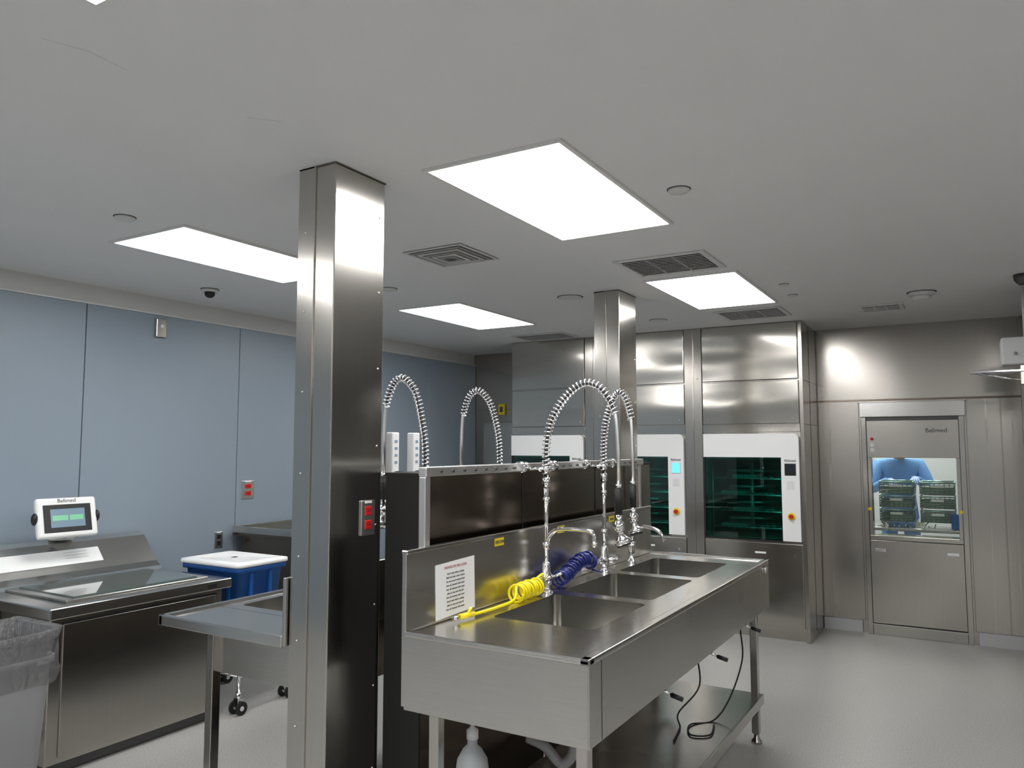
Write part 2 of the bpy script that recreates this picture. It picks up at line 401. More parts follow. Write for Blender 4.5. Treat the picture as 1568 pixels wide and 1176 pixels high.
box('rim_end',(X0,Y0-.006,ZT-.012),(X1+.006,Y0+.03,ZT+.008),'steeltop',g,bev=.006,seg=3)
box('rim_front',(X1-.03,Y0-.006,ZT-.012),(X1+.006,Y1+.006,ZT+.008),'steeltop',g,bev=.006,seg=3)
box('rim_far',(X0,Y1-.03,ZT-.012),(X1+.006,Y1+.006,ZT+.008),'steeltop',g,bev=.006,seg=3)
box('backsplash',(X0-.012,Y0,.715),(X0+.006,Y1,1.232),'steelap',g,bev=.003)
box('backsplash_cap',(X0-.016,Y0,1.225),(X0+.01,Y1,1.240),'steeltop',g,bev=.004)
box('seam_front',(X1,2.22,.71),(X1+.001,2.223,.95),'darkmetal',g)
cyl('overflow_cap',(X1,4.40,.925),(X1+.012,4.40,.925),.018,'chrome',g)
for i,(a,b,c,d) in enumerate(bas):
    cx,cy=(a+b)/2,(c+d)/2
    lathe('drain_%d'%i,[(.045,0),(.045,.004),(.03,.003),(.001,.001)],(cx,cy,ZT-.2345),'chrome',g)
    cyl('drain_tail_%d'%i,(cx,cy,.705),(cx,cy,.50),.024,'steelcol',g)
    lathe('drain_nut_%d'%i,[(.001,-.02),(.034,-.02),(.034,.02),(.001,.02)],(cx,cy,.64),'greyplastic',g,n=8)
    sweep('trap_%d'%i,spline([(cx,cy,.5),(cx,cy,.42),(cx-.05,cy,.37),(cx-.12,cy,.42),(cx-.2,cy,.44)],6),.02,'greyplastic',g)
    cyl('lever_%d'%i,(X1-.10,cy+.12,.69),(X1+.0,cy+.12,.66),.005,'chrome',g); cyl('lever_grip_%d'%i,(X1-.01,cy+.12,.663),(X1+.035,cy+.12,.652),.009,'black',g)
for i,(x,y) in enumerate(((-1.06,2.22),(-1.06,4.38),(-1.62,2.22),(-1.62,4.38))):
    box('leg_%d'%i,(x-.02,y-.02,.05),(x+.02,y+.02,.71),'steelcol',g,bev=.004)
    lathe('foot_%d'%i,[(.001,0),(.03,0),(.028,.012),(.013,.03),(.013,.06)],(x,y,0),'steelcol',g)
box('undershelf',(-1.66,2.2,.235),(-1.03,4.42,.25),'steelap',g,bev=.003)
box('undershelf_lip',(-1.035,2.2,.20),(-1.025,4.42,.25),'steelap',g)
for i,y in enumerate((3.04,3.64)):
    cyl('supply_%d'%i,(-1.64,y,.71),(-1.64,y,.26),.010,'chrome',g)

g=G('prep_sink_table',(-2.5,3.2,0))
A0,A1,B0,B1,ZL=-2.88,-2.175,2.03,4.62,.905
box('top_end',(A0,B0,ZL-.03),(A1,B0+.27,ZL-.002),'steeltop',g,bev=.003)
sink_body(g,A0+.008,A1,B0+.26,B1,.635,ZL-.002,[(-2.79,-2.26,2.36,2.98),(-2.79,-2.26,3.08,3.75),(-2.79,-2.26,3.85,4.5)],.25)
box('apron_end',(A0+.006,B0+.25,.63),(A1,B0+.262,ZL-.03),'steelap',g,bev=.002)
box('rim_end',(A0-.004,B0-.005,ZL-.035),(A1,B0+.02,ZL+.008),'steeltop',g,bev=.005,seg=3)
box('rim_side',(A0-.006,B0-.005,ZL-.035),(A0+.02,B1,ZL+.008),'steeltop',g,bev=.005,seg=3)
box('backsplash',(A1-.003,B0,ZL-.03),(A1+.012,B1,1.12),'steelap',g,bev=.003)
for i,(x,y) in enumerate(((A0+.03,B0+.245),(A0+.03,4.5),(-2.2,4.5))):
    box('leg_%d'%i,(x-.022,y-.022,.05),(x+.022,y+.022,.64 if i else .875),'steelcol',g,bev=.004)
    lathe('foot_%d'%i,[(.001,0),(.03,0),(.028,.012),(.013,.03),(.013,.06)],(x,y,0),'steelcol',g)

# ---------------------------------------------------------------- pre-rinse faucets
def prerinse(bx,by,z0,ex,ey,spout=None,bracket=None,hangz=1.42,topz=1.88):
    g=G('pre_rinse_faucet',(bx,by,z0))
    d=Vector((ex-bx,ey-by,0)); L=d.length; u=d/L
    lathe('flange',[(.001,0),(.032,0),(.032,.008),(.02,.014),(.02,.03),(.026,.035),(.026,.075),(.018,.085),(.018,.12),(.012,.13),(.001,.13)],(bx,by,z0),'chrome',g)
    s=Vector((-u.y,u.x,0))
    for i,k in enumerate((-1,1)):
        c=Vector((bx,by,z0+.055)); a=c+s*.022*k; b=c+s*.062*k
        cyl('valve_%d'%i,a,b,.014,'chrome',g); cyl('lever_%d'%i,b-s*.008*k,b-s*.008*k+u*.05+Vector((0,0,.02)),.006,'chrome',g)
    cyl('riser',(bx,by,z0+.12),(bx,by,1.47),.0105,'chrome',g)
    lathe('coupler',[(.001,-.02),(.017,-.02),(.019,0),(.017,.02),(.001,.02)],(bx,by,1.44),'chrome',g)
    lathe('collar',[(.001,-.015),(.016,-.015),(.016,.015),(.001,.015)],(bx,by,z0+.2),'chrome',g)
    lathe('collar_b',[(.001,-.012),(.016,-.012),(.016,.012),(.001,.012)],(bx,by,1.36),'chrome',g)
    p=lambda t,z:(bx+u.x*L*t,by+u.y*L*t,z)
    top=topz
    arc=[p(0,1.47),p(0.01,1.60),p(.07,1.70),p(.22,top-.085),p(.42,top-.02),p(.60,top),p(.80,top-.035),p(.96,top-.14),p(1,top-.30)]
    path=spline(arc,10)
    sweep('hose',path+[Vector(p(1,hangz))],.0075,'darkmetal',g,n=8)
    hl=path[int(len(path)*.86):]+[Vector(p(1,hangz))]
    sweep('hose_sleeve',hl,.0095,'railsteel',g,n=8)
    hp=path[:int(len(path)*.88)]
    sweep('spring',helix(hp,.0165,.0185,12),.0034,'chrome',g,n=6)
    h=Vector(p(1,hangz))
    cyl('swivel',h+Vector((0,0,.02)),h,.013,'chrome',g)
    cyl('grip',h,h-Vector((0,0,.11)),.017,'rubber',g,r2=.014)
    v=h-Vector((0,0,.13))
    cyl('valve_neck',h-Vector((0,0,.105)),v-Vector((0,0,.03)),.014,'chrome',g)
    ball('valve_body',v-Vector((0,0,.03)),.026,'chrome',g,(1,1,1.1))
    q=v-Vector((0,0,.045)); dn=(u*.35+Vector((0,0,-1))).normalized()
    sweep('spray_bell',[q,q+dn*.02,q+dn*.035,q+dn*.045,q+dn*.062],.01,'chrome',g,n=18,radii=[.013,.013,.025,.036,.035])
    sweep('spray_face',[q+dn*.0621,q+dn*.068],.031,'rubber',g,n=18)
    lv=[v-Vector((0,0,.01)),v+s*.02-u*.02+Vector((0,0,.02)),v+s*.035-u*.03+Vector((0,0,.07)),v+s*.038-u*.03+Vector((0,0,.11))]
    sweep('trigger',spline(lv,5),.0065,'rubber',g,n=8)
    if bracket is not None:
        cyl('wall_bracket',(bx,by,1.495),(bracket,by,1.495),.010,'chrome',g)
        lathe('bracket_clamp',[(.001,-.014),(.020,-.014),(.020,.014),(.001,.014)],(bx,by,1.495),'chrome',g)
    if spout:
        sx,sy=spout; su=Vector((sx-bx,sy-by,0))
        b=Vector((bx,by,z0+.20))
        sp=[b,b+su*.1+Vector((0,0,.05)),b+su*.3+Vector((0,0,.075)),b+su*.85+Vector((0,0,.075)),b+su*1.0+Vector((0,0,.06)),b+su*1.02+Vector((0,0,.03))]
        sweep('spout',spline(sp,7),.0105,'chrome',g,n=12)
        t=b+su*1.02+Vector((0,0,.03)); cyl('aerator',t,t-Vector((0,0,.022)),.0135,'chrome',g)
    return g
prerinse(-1.635,3.05,.96,-1.29,3.06,spout=(-1.41,3.06),bracket=-1.72,topz=1.875)
prerinse(-1.635,3.68,.96,-1.43,3.57,bracket=-1.72,topz=1.87,hangz=1.41)
prerinse(-2.217,3.60,.903,-2.47,3.60,topz=1.91,hangz=1.45)
prerinse(-2.217,2.93,.903,-2.47,2.93,topz=1.93,hangz=1.45)
g=G('swivel_faucet',(-1.635,4.05,.96))
lathe('base',[(.001,0),(.028,0),(.028,.01),(.018,.02),(.018,.07),(.024,.08),(.024,.11),(.001,.115)],(-1.635,4.05,.96),'chrome',g)
sweep('spout',spline([(-1.635,4.05,1.06),(-1.62,4.05,1.13),(-1.56,4.04,1.16),(-1.47,4.03,1.14),(-1.44,4.03,1.09)],7),.010,'chrome',g)
cyl('handle',(-1.635,4.05,1.075),(-1.60,3.98,1.11),.006,'chrome',g)

# ---------------------------------------------------------------- coil hoses
g=G('yellow_coil_hose',(-1.635,2.84,.96))
sweep('coil',helix([(-1.622,2.76,.999),(-1.628,2.84,1.000),(-1.625,2.95,.999)],.031,.0205,16,wob=.10),.0056,'yellowhose',g,n=8)
sweep('tail',spline([(-1.622,2.765,1.026),(-1.60,2.71,.985),(-1.61,2.60,.974),(-1.615,2.50,.974),(-1.62,2.44,.974)],8),.006,'yellowhose',g)
cyl('nozzle',(-1.62,2.45,.976),(-1.63,2.37,.978),.010,'yellowhose',g); cyl('nozzle_tip',(-1.63,2.37,.978),(-1.634,2.335,.978),.006,'chrome',g)
cyl('trigger',(-1.624,2.41,.98),(-1.618,2.43,1.002),.005,'yellowhose',g)
sweep('lead',spline([(-1.63,2.95,1.03),(-1.62,2.985,1.045),(-1.635,3.02,1.02)],8),.006,'yellowhose',g)
g=G('blue_coil_hose',(-1.63,3.3,.96))
sweep('coil',helix(spline([(-1.625,3.15,1.000),(-1.63,3.22,1.005),(-1.625,3.29,1.03),(-1.62,3.36,1.055),(-1.61,3.43,1.055),(-1.615,3.48,1.03)],4),.031,.0205,16,wob=.10),.0056,'bluehose',g,n=8)
sweep('lead',spline([(-1.63,3.15,1.025),(-1.63,3.12,1.01),(-1.635,3.08,1.03)],8),.006,'bluehose',g)
sweep('tail',spline([(-1.61,3.48,1.0),(-1.60,3.54,.98),(-1.61,3.60,.975)],8),.006,'bluehose',g)

# ---------------------------------------------------------------- signs
g=G('instruction_sign',(-1.688,2.43,1.06))
xs=-1.6885
box('sheet',(xs,2.30,.952+.02),(xs+.0015,2.555,1.170),'paper',g,rot=R('X',1.5))
text('heading','ENDOSCOPE PRE-CLEAN',.013,'redink',g,(xs+.002,2.425,1.150),(0,1,0),(0,0,1),ext=.0003)
for i in range(10):
    text('line_%d'%i,random.choice(['rinse all channels with water','flush and wipe outer surface','check seals before soaking','do not exceed marked level','place in tray and close lid']),.0105,'ink',g,(xs+.002,2.425,1.127-i*.0145),(0,1,0),(0,0,1),ext=.0003)
for k,(y,s) in enumerate(((2.74,'DECON'),(3.30,'RINSE'),(3.90,'RINSE'))):
    g=G('yellow_label',(-1.688,y,1.21)); box('tag',(xs,y-.035,1.19),(xs+.0015,y+.035,1.222),'yellow',g)
    text('word',s,.018,'ink',g,(xs+.003,y,1.206),(0,1,0),(0,0,1))

# ---------------------------------------------------------------- small things under sink
g=G('spray_bottle',(-1.555,2.34,.25))
lathe('bottle',[(.001,.002),(.056,.002),(.060,.02),(.060,.2),(.054,.25),(.034,.285),(.018,.30),(.018,.325),(.001,.325)],(-1.555,2.345,.25),'bottle',g)
lathe('cap',[(.001,.32),(.021,.32),(.021,.35),(.008,.36),(.008,.39),(.001,.39)],(-1.555,2.345,.25),'whiteplastic',g)
g=G('power_cable',(-1.1,4.0,.25))
sweep('cord',spline([(-1.12,4.34,.70),(-1.10,4.25,.62),(-1.06,4.12,.50),(-1.09,3.98,.34),(-1.14,3.86,.256),(-1.22,3.75,.256),(-1.18,3.62,.256),(-1.1,3.66,.256),(-1.12,3.8,.256)],8),.004,'rubber',g)
sweep('cord_b',spline([(-1.3,4.2,.70),(-1.28,4.05,.55),(-1.22,3.9,.4),(-1.28,3.75,.3),(-1.25,3.68,.257),(-1.22,3.5,.256)],8),.004,'rubber',g)
for y in (2.43,2.565):
    g=G('soap_dispenser',(-2.0,y,1.5))
    box('body',(-2.02,y-.022,1.49),(-1.985,y+.022,1.655),'whiteplastic',g,bev=.005)
    for k in range(4): box('mark_%d'%k,(-1.9855,y-.008,1.53+k*.028),(-1.984,y+.008,1.54+k*.028),'screengrey',g)
    box('bracket',(-1.99,y-.01,1.40),(-1.957,y+.01,1.50),'steelcol',g); cyl('nozzle',(-2.005,y,1.49),(-2.005,y,1.44),.006,'chrome',g)

# ---------------------------------------------------------------- washer disinfectors
YW=6.72
def washer(x0,x1,screen):
    g=G('washer_disinfector',((x0+x1)/2,7.0,0)); y=YW; xc=x1-.155
    box('carcass_top',(x0,y+.02,1.49),(x1,YB-.01,CH-.001),'steel',g)
    box('carcass_base',(x0,y+.02,.08),(x1,YB-.01,.82),'steel',g)
    box('carcass_left',(x0,y+.02,.82),(x0+.03,YB-.01,1.49),'steel',g)
    box('carcass_right',(xc,y+.02,.82),(x1,YB-.01,1.49),'steel',g)
    box('plinth',(x0,y+.05,0),(x1,YB-.01,.08),'steelcol',g)
    box('chamber_back',(x0+.03,YB-.05,.82),(xc,YB-.03,1.49),'teal',g)
    box('chamber_left',(x0+.03,y+.06,.82),(x0+.035,YB-.05,1.49),'teal',g); box('chamber_right',(xc-.005,y+.06,.82),(xc,YB-.05,1.49),'teal',g)
    box('chamber_floor',(x0+.035,y+.06,.82),(xc-.005,YB-.05,.825),'teal',g); box('chamber_roof',(x0+.035,y+.06,1.485),(xc-.005,YB-.05,1.49),'teal',g)
    box('lamp',(xc-.011,y+.08,.90),(xc-.006,y+.14,1.45),'teallamp',g)
    for k,z in enumerate((.90,1.04,1.18,1.32)):
        for j in range(11):
            xx=x0+.06+j*(xc-x0-.12)/10
            cyl('rack_%d_%d'%(k,j),(xx,y+.10,z),(xx,y+.55,z),.0045,'tealrack',g,n=6)
        for j,yy in enumerate((y+.10,y+.32,y+.55)):
            cyl('rackx_%d_%d'%(k,j),(x0+.05,yy,z),(xc-.02,yy,z),.0055,'tealrack',g,n=6)
        cyl('sprayarm_%d'%k,(x0+.15,y+.28,z+.06),(xc-.12,y+.42,z+.06),.014,'tealrack',g,n=8)
        box('tray_%d'%k,(x0+.12+.1*(k%2),y+.12,z+.006),(x0+.34+.1*(k%2),y+.4,z+.03),'tealrack',g)
    cyl('hub',((x0+xc)/2,y+.35,.86),((x0+xc)/2,y+.35,1.45),.02,'tealrack',g)
    for j,xx in enumerate((x0+.055,xc-.025)): cyl('upright_%d'%j,(xx,y+.1,.83),(xx,y+.1,1.42),.006,'tealrack',g,n=6)
    box('upper_panel',(x0+.004,y,2.165),(x1-.004,y+.02,CH-.004),'steel',g,bev=.004)
    box('lower_panel',(x0+.004,y,1.79),(x1-.004,y+.02,2.155),'steel',g,bev=.004)
    box('head_strip',(x0,y+.006,1.72),(x1,y+.02,1.785),'steel',g,bev=.002)
    r=.05; P=[(x0+.01,1.505),(x0+.01,1.705)]
    for k in range(7):
        a=math.pi/2*(1-k/6); P.append((x1-.01-r+r*math.cos(a),1.705-r+r*math.sin(a)))
    P+=[(x1-.01,.815),(xc,.815),(xc,1.505)]
    n=len(P); vs=[(p[0],y-.022,p[1]) for p in P]+[(p[0],y+.012,p[1]) for p in P]
    fs=[tuple(range(n)),tuple(range(2*n-1,n-1,-1))]+[(k,(k+1)%n,n+(k+1)%n,n+k) for k in range(n)]
    mkobj('door_facia',vs,fs,'white',g)
    box('glass',(x0+.012,y-.004,.815),(xc-.003,y+.004,1.503),'glassteal',g)
    box('glass_edge_l',(x0+.004,y-.006,.81),(x0+.014,y+.01,1.505),'black',g); box('glass_edge_b',(x0+.004,y-.006,.802),(xc,y+.01,.815),'black',g)
    cx=(xc+x1-.01)/2
    box('screen_bezel',(cx-.045,y-.026,1.355),(cx+.045,y-.021,1.455),'black' if screen=='screendark' else 'whiteplastic',g,bev=.003)
    box('screen',(cx-.038,y-.0285,1.362),(cx+.038,y-.0255,1.448),screen,g)
    text('logo','Belimed',.028,'ink',g,(cx,y-.024,1.478),(1,0,0),(0,0,1))
    cyl('stop_ring',(cx+.0,y-.022,1.02),(cx+.0,y-.030,1.02),.030,'yellow',g,n=20); cyl('stop_button',(cx,y-.03,1.02),(cx,y-.055,1.02),.017,'red',g,n=20)
    box('small_slot',(cx-.03,y-.0235,1.24),(cx+.03,y-.0215,1.31),'whiteplastic',g,bev=.001)
    box('service_door',(x0+.004,y+.0,.11),(x1-.004,y+.02,.79),'steel',g,bev=.004)
    box('handle_recess',((x0+x1)/2+.02,y-.003,.70),((x0+x1)/2+.11,y+.001,.715),'white',g)
    cyl('lock',(x1-.07,y-.004,.69),(x1-.07,y+.0,.69),.010,'chrome',g)
    ball('screw_a',(x0+.05,y-.001,1.83),.006,'chrome',g); ball('screw_b',(x1-.05,y-.001,1.83),.006,'chrome',g)
washer(-3.995,-3.175,'screenblue'); washer(-3.005,-2.19,'screenblue'); washer(-2.03,-1.21,'screendark')
for a,b in ((-3.172,-3.008),(-2.187,-2.033)):
    g=G('filler_panel',((a+b)/2,YW,0)); box('sheet',(a,YW+.004,.0),(b,YW+.5,CH-.002),'steelv',g)
    box('fold',((a+b)/2-.004,YW-.002,.08),((a+b)/2+.004,YW+.006,CH-.004),'steelcol',g)
    ball('screw_a',((a+b)/2+.04,YW+.002,1.82),.006,'chrome',g); ball('screw_b',((a+b)/2+.04,YW+.002,2.2),.006,'chrome',g)
g=G('cabinet_end_panel',(-1.19,7.05,0))
box('end',(-1.207,YW-.004,.0),(-1.175,YB-.008,CH-.002),'steelv',g,bev=.003)
box('seam_a',(-1.176,YW+.3,.05),(-1.173,YW+.304,CH-.01),'darkmetal',g); box('seam_b',(-1.176,YW,2.15),(-1.173,YB-.01,2.154),'darkmetal',g); box('seam_c',(-1.176,YW,1.78),(-1.173,YB-.01,1.784),'darkmetal',g)
g=G('corner_cabinet',(-4.3,7.2,0)); box('body',(-4.55,7.05,0),(-4.0,7.385,1.85),'steelv',g,bev=.004); box('door',(-4.53,7.04,.1),(-4.02,7.05,1.82),'steelv',g,bev=.002); cyl('handle',(-4.08,7.02,.95),(-4.08,7.02,1.1),.008,'chrome',g)
g=G('caution_tag',(-4.6,7.39,2.0)); box('tag',(-4.55,7.36,1.95),(-4.47,7.386,2.07),'yellow',g,bev=.002); box('mark',(-4.53,7.357,1.98),(-4.49,7.36,2.04),'ink',g)

# ---------------------------------------------------------------- pass-through washer (door wall)
g=G('door_1',(-.425,YB,0)); y=YB-.055; yb=YB-.008
a,b=-.815,-.035
box('frame_left',(a,y,0),(a+.04,yb,1.85),'steelcol',g,bev=.003); box('frame_right',(b-.04,y,0),(b,yb,1.85),'steelcol',g,bev=.003)
box('lintel',(a-.01,y-.012,1.85),(b+.01,yb,1.985),'steeltop',g,bev=.004)
box('lintel_trim',(a-.02,y-.018,1.975),(b+.02,yb,1.99),'steelcol',g,bev=.003)
box('kick',(a+.04,y+.01,.0),(b-.04,yb,.09),'steelcol',g,bev=.003); box('kick_lip',(a+.035,y-.01,.085),(b-.035,y+.02,.095),'steeltop',g)
box('head_panel',(a+.042,y+.004,1.50),(b-.042,yb,1.82),'steelv',g,bev=.003)
box('head_cap',(a+.042,y+.01,1.825),(b-.042,yb,1.848),'darkmetal',g)
box('lower_door',(a+.042,y+.004,.10),(b-.042,yb,.795),'steelv',g,bev=.003)
box('mid_rail',(a+.042,y+.008,.80),(b-.042,yb,.835),'steelcol',g,bev=.002)
box('stile_l',(a+.042,y+.006,.835),(a+.07,yb,1.50),'steelcol',g,bev=.002); box('stile_r',(b-.07,y+.006,.835),(b-.042,yb,1.50),'steelcol',g,bev=.002)
box('glass',(a+.07,y+.02,.835),(b-.07,y+.026,1.50),'glassclear',g)
text('logo','Belimed',.05,'ink',g,(-.24,y+.001,1.73),(1,0,0),(0,0,1))
for i,(z,m) in enumerate(((1.66,'red'),(1.61,'white'),(1.565,'white'))): cyl('button_%d'%i,(a+.085,y+.004,z),(a+.085,y-.014,z),.014,m,g); cyl('ring_%d'%i,(a+.085,y+.004,z),(a+.085,y-.003,z),.020,'chrome',g)
for i,x in enumerate((a+.05,b-.05)): cyl('knob_%d'%i,(x,y+.006,1.06),(x,y-.012,1.06),.014,'yellow',g)
for i,x in enumerate((a+.12,b-.12)): box('latch_%d'%i,(x-.045,y-.004,.70),(x+.045,y+.004,.725),'chrome',g,bev=.002)
g=G('instrument_table',(-.5,8.15,0))
box('top',(-1.0,7.75,.84),(.25,8.5,.87),'steeltop',g,bev=.004)
for i,(x,yy) in enumerate(((-.95,7.8),(.2,7.8),(-.95,8.45),(.2,8.45))): box('leg_%d'%i,(x-.02,yy-.02,0),(x+.02,yy+.02,.84),'steelcol',g)
def basket(x,yy,z,w,d,h):
    g=G('instrument_tray',(x,yy,z))
    box('floor',(x-w/2,yy-d/2,z),(x+w/2,yy+d/2,z+.006),'basket',g)
    for i in range(5):
        zz=z+.012+i*(h-.02)/4
        for nm,p,q in (('f',(x-w/2,yy-d/2),(x+w/2,yy-d/2)),('b',(x-w/2,yy+d/2),(x+w/2,yy+d/2)),('l',(x-w/2,yy-d/2),(x-w/2,yy+d/2)),('r',(x+w/2,yy-d/2),(x+w/2,yy+d/2))):
            cyl('wire%s_%d'%(nm,i),(p[0],p[1],zz),(q[0],q[1],zz),.005 if i<4 else .008,'basket' if i<4 else 'tealrack',g,n=6)
    for i in range(8):
        xx=x-w/2+i*w/7; cyl('v_%d'%i,(xx,yy-d/2,z),(xx,yy-d/2,z+h),.004,'basket',g,n=6)
    box('liner',(x-w/2+.01,yy-d/2+.01,z+.008),(x+w/2-.01,yy+d/2-.01,z+h*.6),'basket',g)
    box('handle',(x-.05,yy-d/2-.012,z+h*.55),(x+.05,yy-d/2-.006,z+h*.75),'ventw',g)
for (x,z) in ((-.60,.92),(-.27,.92),(-.60,1.045),(-.27,1.045),(-.60,1.17),(-.27,1.17)): basket(x,8.05,z,.27,.4,.11)
g=G('tray_stand',(-.42,8.05,.87))
for i,x in enumerate((-.70,-.42,-.12)): box('bar_%d'%i,(x-.03,7.86,.872),(x+.03,8.24,.919),'steelcol',g)
g=G('blue_bin_small',(-.10,7.82,.87)); box('tub',(-.17,7.79,.872),(-.06,7.84,1.0),'bluebin',g,bev=.01); box('tub_rim',(-.175,7.785,.99),(-.055,7.845,1.003),'bluebin',g)
g=G('surgical_instruments',(-.5,7.8,.87))
for i in range(11):
    x=-.75+i*.045; cyl('tool_%d'%i,(x,7.77,.878+.01*(i%2)),(x+random.uniform(-.05,.05),7.84,.885+.02*(i%3)),.005,'chrome',g,n=6)
def person(px,py,rot):
    g=G('technician',(px,py,0))
    V={'pel':(0,0,.95),'ab':(0,-.02,1.12),'ch':(0,-.05,1.32),'nk':(0,-.07,1.47),
       'shl':(-.19,-.06,1.41),'ell':(-.27,-.16,1.16),'wrl':(-.14,-.38,1.27),
       'shr':(.19,-.06,1.41),'elr':(.26,-.18,1.16),'wrr':(.10,-.40,1.29),
       'hl':(-.10,0,.90),'kl':(-.11,-.02,.50),'al':(-.11,.02,.09),'hr':(.10,0,.90),'kr':(.11,-.02,.50),'ar':(.11,.02,.09),
       'tl':(-.12,-.13,.045),'tr':(.12,-.13,.045)}
    Rd={'pel':.16,'ab':.145,'ch':.16,'nk':.06,'shl':.075,'ell':.055,'wrl':.035,'shr':.075,'elr':.055,'wrr':.035,'hl':.095,'kl':.065,'al':.045,'hr':.095,'kr':.065,'ar':.045,'tl':.04,'tr':.04}
    E=[('pel','ab'),('ab','ch'),('ch','nk'),('ch','shl'),('shl','ell'),('ell','wrl'),('ch','shr'),('shr','elr'),('elr','wrr'),('pel','hl'),('hl','kl'),('kl','al'),('pel','hr'),('hr','kr'),('kr','ar'),('al','tl'),('ar','tr')]
    c,s=math.cos(rot),math.sin(rot)
    def W(v): return (px+v[0]*c-v[1]*s,py+v[0]*s+v[1]*c,v[2])
    def skin(name,V,Rd,E,mat,root):
        ks=list(V); me=bpy.data.meshes.new(name); me.from_pydata([W(V[k]) for k in ks],[(ks.index(a),ks.index(b)) for a,b in E],[])
        o=bpy.data.objects.new(name,me); COL.objects.link(o)
        o.modifiers.new('s','SKIN'); sv=me.skin_vertices[0].data
        for i,k in enumerate(ks): sv[i].radius=(Rd[k],Rd[k]*.85 if k in('ab','ch','pel') else Rd[k]); sv[i].use_root=(k==root)
        ss=o.modifiers.new('u','SUBSURF'); ss.levels=2; ss.render_levels=2
        bpy.context.view_layer.update(); dg=bpy.context.evaluated_depsgraph_get()
        m2=bpy.data.meshes.new_from_object(o.evaluated_get(dg)); bpy.data.objects.remove(o)
        for p in m2.polygons: p.use_smooth=True
        m2.materials.clear(); m2.materials.append(M[mat]); o=bpy.data.objects.new(name,m2); COL.objects.link(o); g.add(o)
    skin('gowned_body',V,Rd,E,'gown','pel')
    ball('head',W((0,-.13,1.60)),.095,'skin',g,(.82,.95,1.2)); ball('cap',W((0,-.11,1.635)),.103,'hair',g,(.9,1,1.0))
    ball('mask',W((0,-.205,1.565)),.05,'hair',g,(1,.5,.9)); ball('nose',W((0,-.225,1.60)),.013,'skin',g)
    for k in (-1,1): ball('eye_%d'%k,W((k*.03,-.215,1.62)),.009,'ink',g); ball('ear_%d'%k,W((k*.08,-.13,1.60)),.02,'skin',g,(.4,1,1.4))
    cyl('neck',W((0,-.07,1.45)),W((0,-.11,1.54)),.05,'skin',g)
    for sd,w in ((-1,V['wrl']),(1,V['wrr'])):
        w=Vector(w); hv={'w':tuple(w),'p':tuple(w+Vector((-.02*sd,-.06,-.01)))}; hr={'w':.03,'p':.034}; he=[('w','p')]
        for f in range(4):
            o=(f-1.5)*.019; L=[.075,.085,.08,.062][f]
            b=Vector(hv['p'])+Vector((o,-.02,0)); m_=b+Vector((0,-L*.5,-.01)); t=m_+Vector((0,-L*.35,-.03))
            hv['a%d'%f]=tuple(b);hv['b%d'%f]=tuple(m_);hv['c%d'%f]=tuple(t); hr.update({'a%d'%f:.010,'b%d'%f:.009,'c%d'%f:.008}); he+=[('p','a%d'%f),('a%d'%f,'b%d'%f),('b%d'%f,'c%d'%f)]
        t1=w+Vector((-.055*sd,-.06,-.015)); t2=t1+Vector((-.01*sd,-.04,-.01)); hv['t1']=tuple(t1);hv['t2']=tuple(t2);hr.update({'t1':.011,'t2':.009}); he+=[('w','t1'),('t1','t2')]
        skin('hand_%d'%sd,hv,hr,he,'glove','w')
person(-.64,8.80,.2)

# ---------------------------------------------------------------- left: ultrasonic cleaner
g=G('ultrasonic_cleaner',(-4.3,2.7,0))
mx0,mx1,my0,my1=-4.80,-3.88,2.14,3.14
box('cabinet',(mx0,my0,.06),(mx1,my1,.76),'steelv',g,bev=.004)
box('plinth',(mx0,my0+.03,0),(mx1-.03,my1-.03,.06),'darkmetal',g)
box('front_panel',(mx1,my0+.06,.09),(mx1+.008,my1-.05,.725),'steelv',g,bev=.003)
box('front_seam',(mx1+.001,my0+.05,.725),(mx1+.009,my1-.04,.733),'black',g)
box('worktop',(mx0,my0-.03,.76),(mx1+.05,my1+.03,.815),'steeltop',g,bev=.006,seg=3)
box('lid_frame',(-4.52,2.24,.815),(-3.93,3.08,.828),'steeltop',g,bev=.004)
box('lid_glass',(-4.49,2.30,.828),(-3.97,3.03,.834),'glassdark',g)
pr=[(-4.86,.815),(-4.86,1.0),(-4.84,1.03),(-4.79,1.035),(-4.74,1.015),(-4.60,.86),(-4.56,.83),(-4.52,.815)]
n=len(pr); y0,y1=my0-.35,my1+.06
vs=[(p[0],y0,p[1]) for p in pr]+[(p[0],y1,p[1]) for p in pr]
mkobj('rear_console',vs,[tuple(range(n)),tuple(range(2*n-1,n-1,-1))]+[(k,(k+1)%n,n+(k+1)%n,n+k) for k in range(n)],'steeltop',g)
u=Vector((.14,0,-.155)).normalized(); nn=Vector((.155,0,.14)).normalized()
c=Vector((-4.67,0,.9375))+nn*.002
def quad(nm,y0,y1,s0,s1,mat,off=0):
    p=[c+u*s0+nn*off,c+u*s1+nn*off]
    vs=[(p[0].x,y0,p[0].z),(p[0].x,y1,p[0].z),(p[1].x,y1,p[1].z),(p[1].x,y0,p[1].z)]
    v2=[(a+nn.x*.002,b,cc+nn.z*.002) for a,b,cc in vs]
    mkobj(nm,vs+v2,[(0,1,2,3),(4,5,6,7),(0,1,5,4),(1,2,6,5),(2,3,7,6),(3,0,4,7)],mat,g)
quad('label_strip',2.05,2.86,-.05,.055,'white')
for i in range(3): quad('label_text_%d'%i,2.64,2.78,-.03+i*.02,-.027+i*.02,'ventw',.002)
box('side_extension',(mx0,my0-.35,.0),(-4.40,my0-.03,.815),'steelv',g,bev=.004)
box('latch',(mx1+.05,3.0,.775),(mx1+.053,3.06,.80),'black',g)
box('side_knob',(mx1+.008,3.06,.46),(mx1+.03,3.10,.49),'black',g,bev=.004)
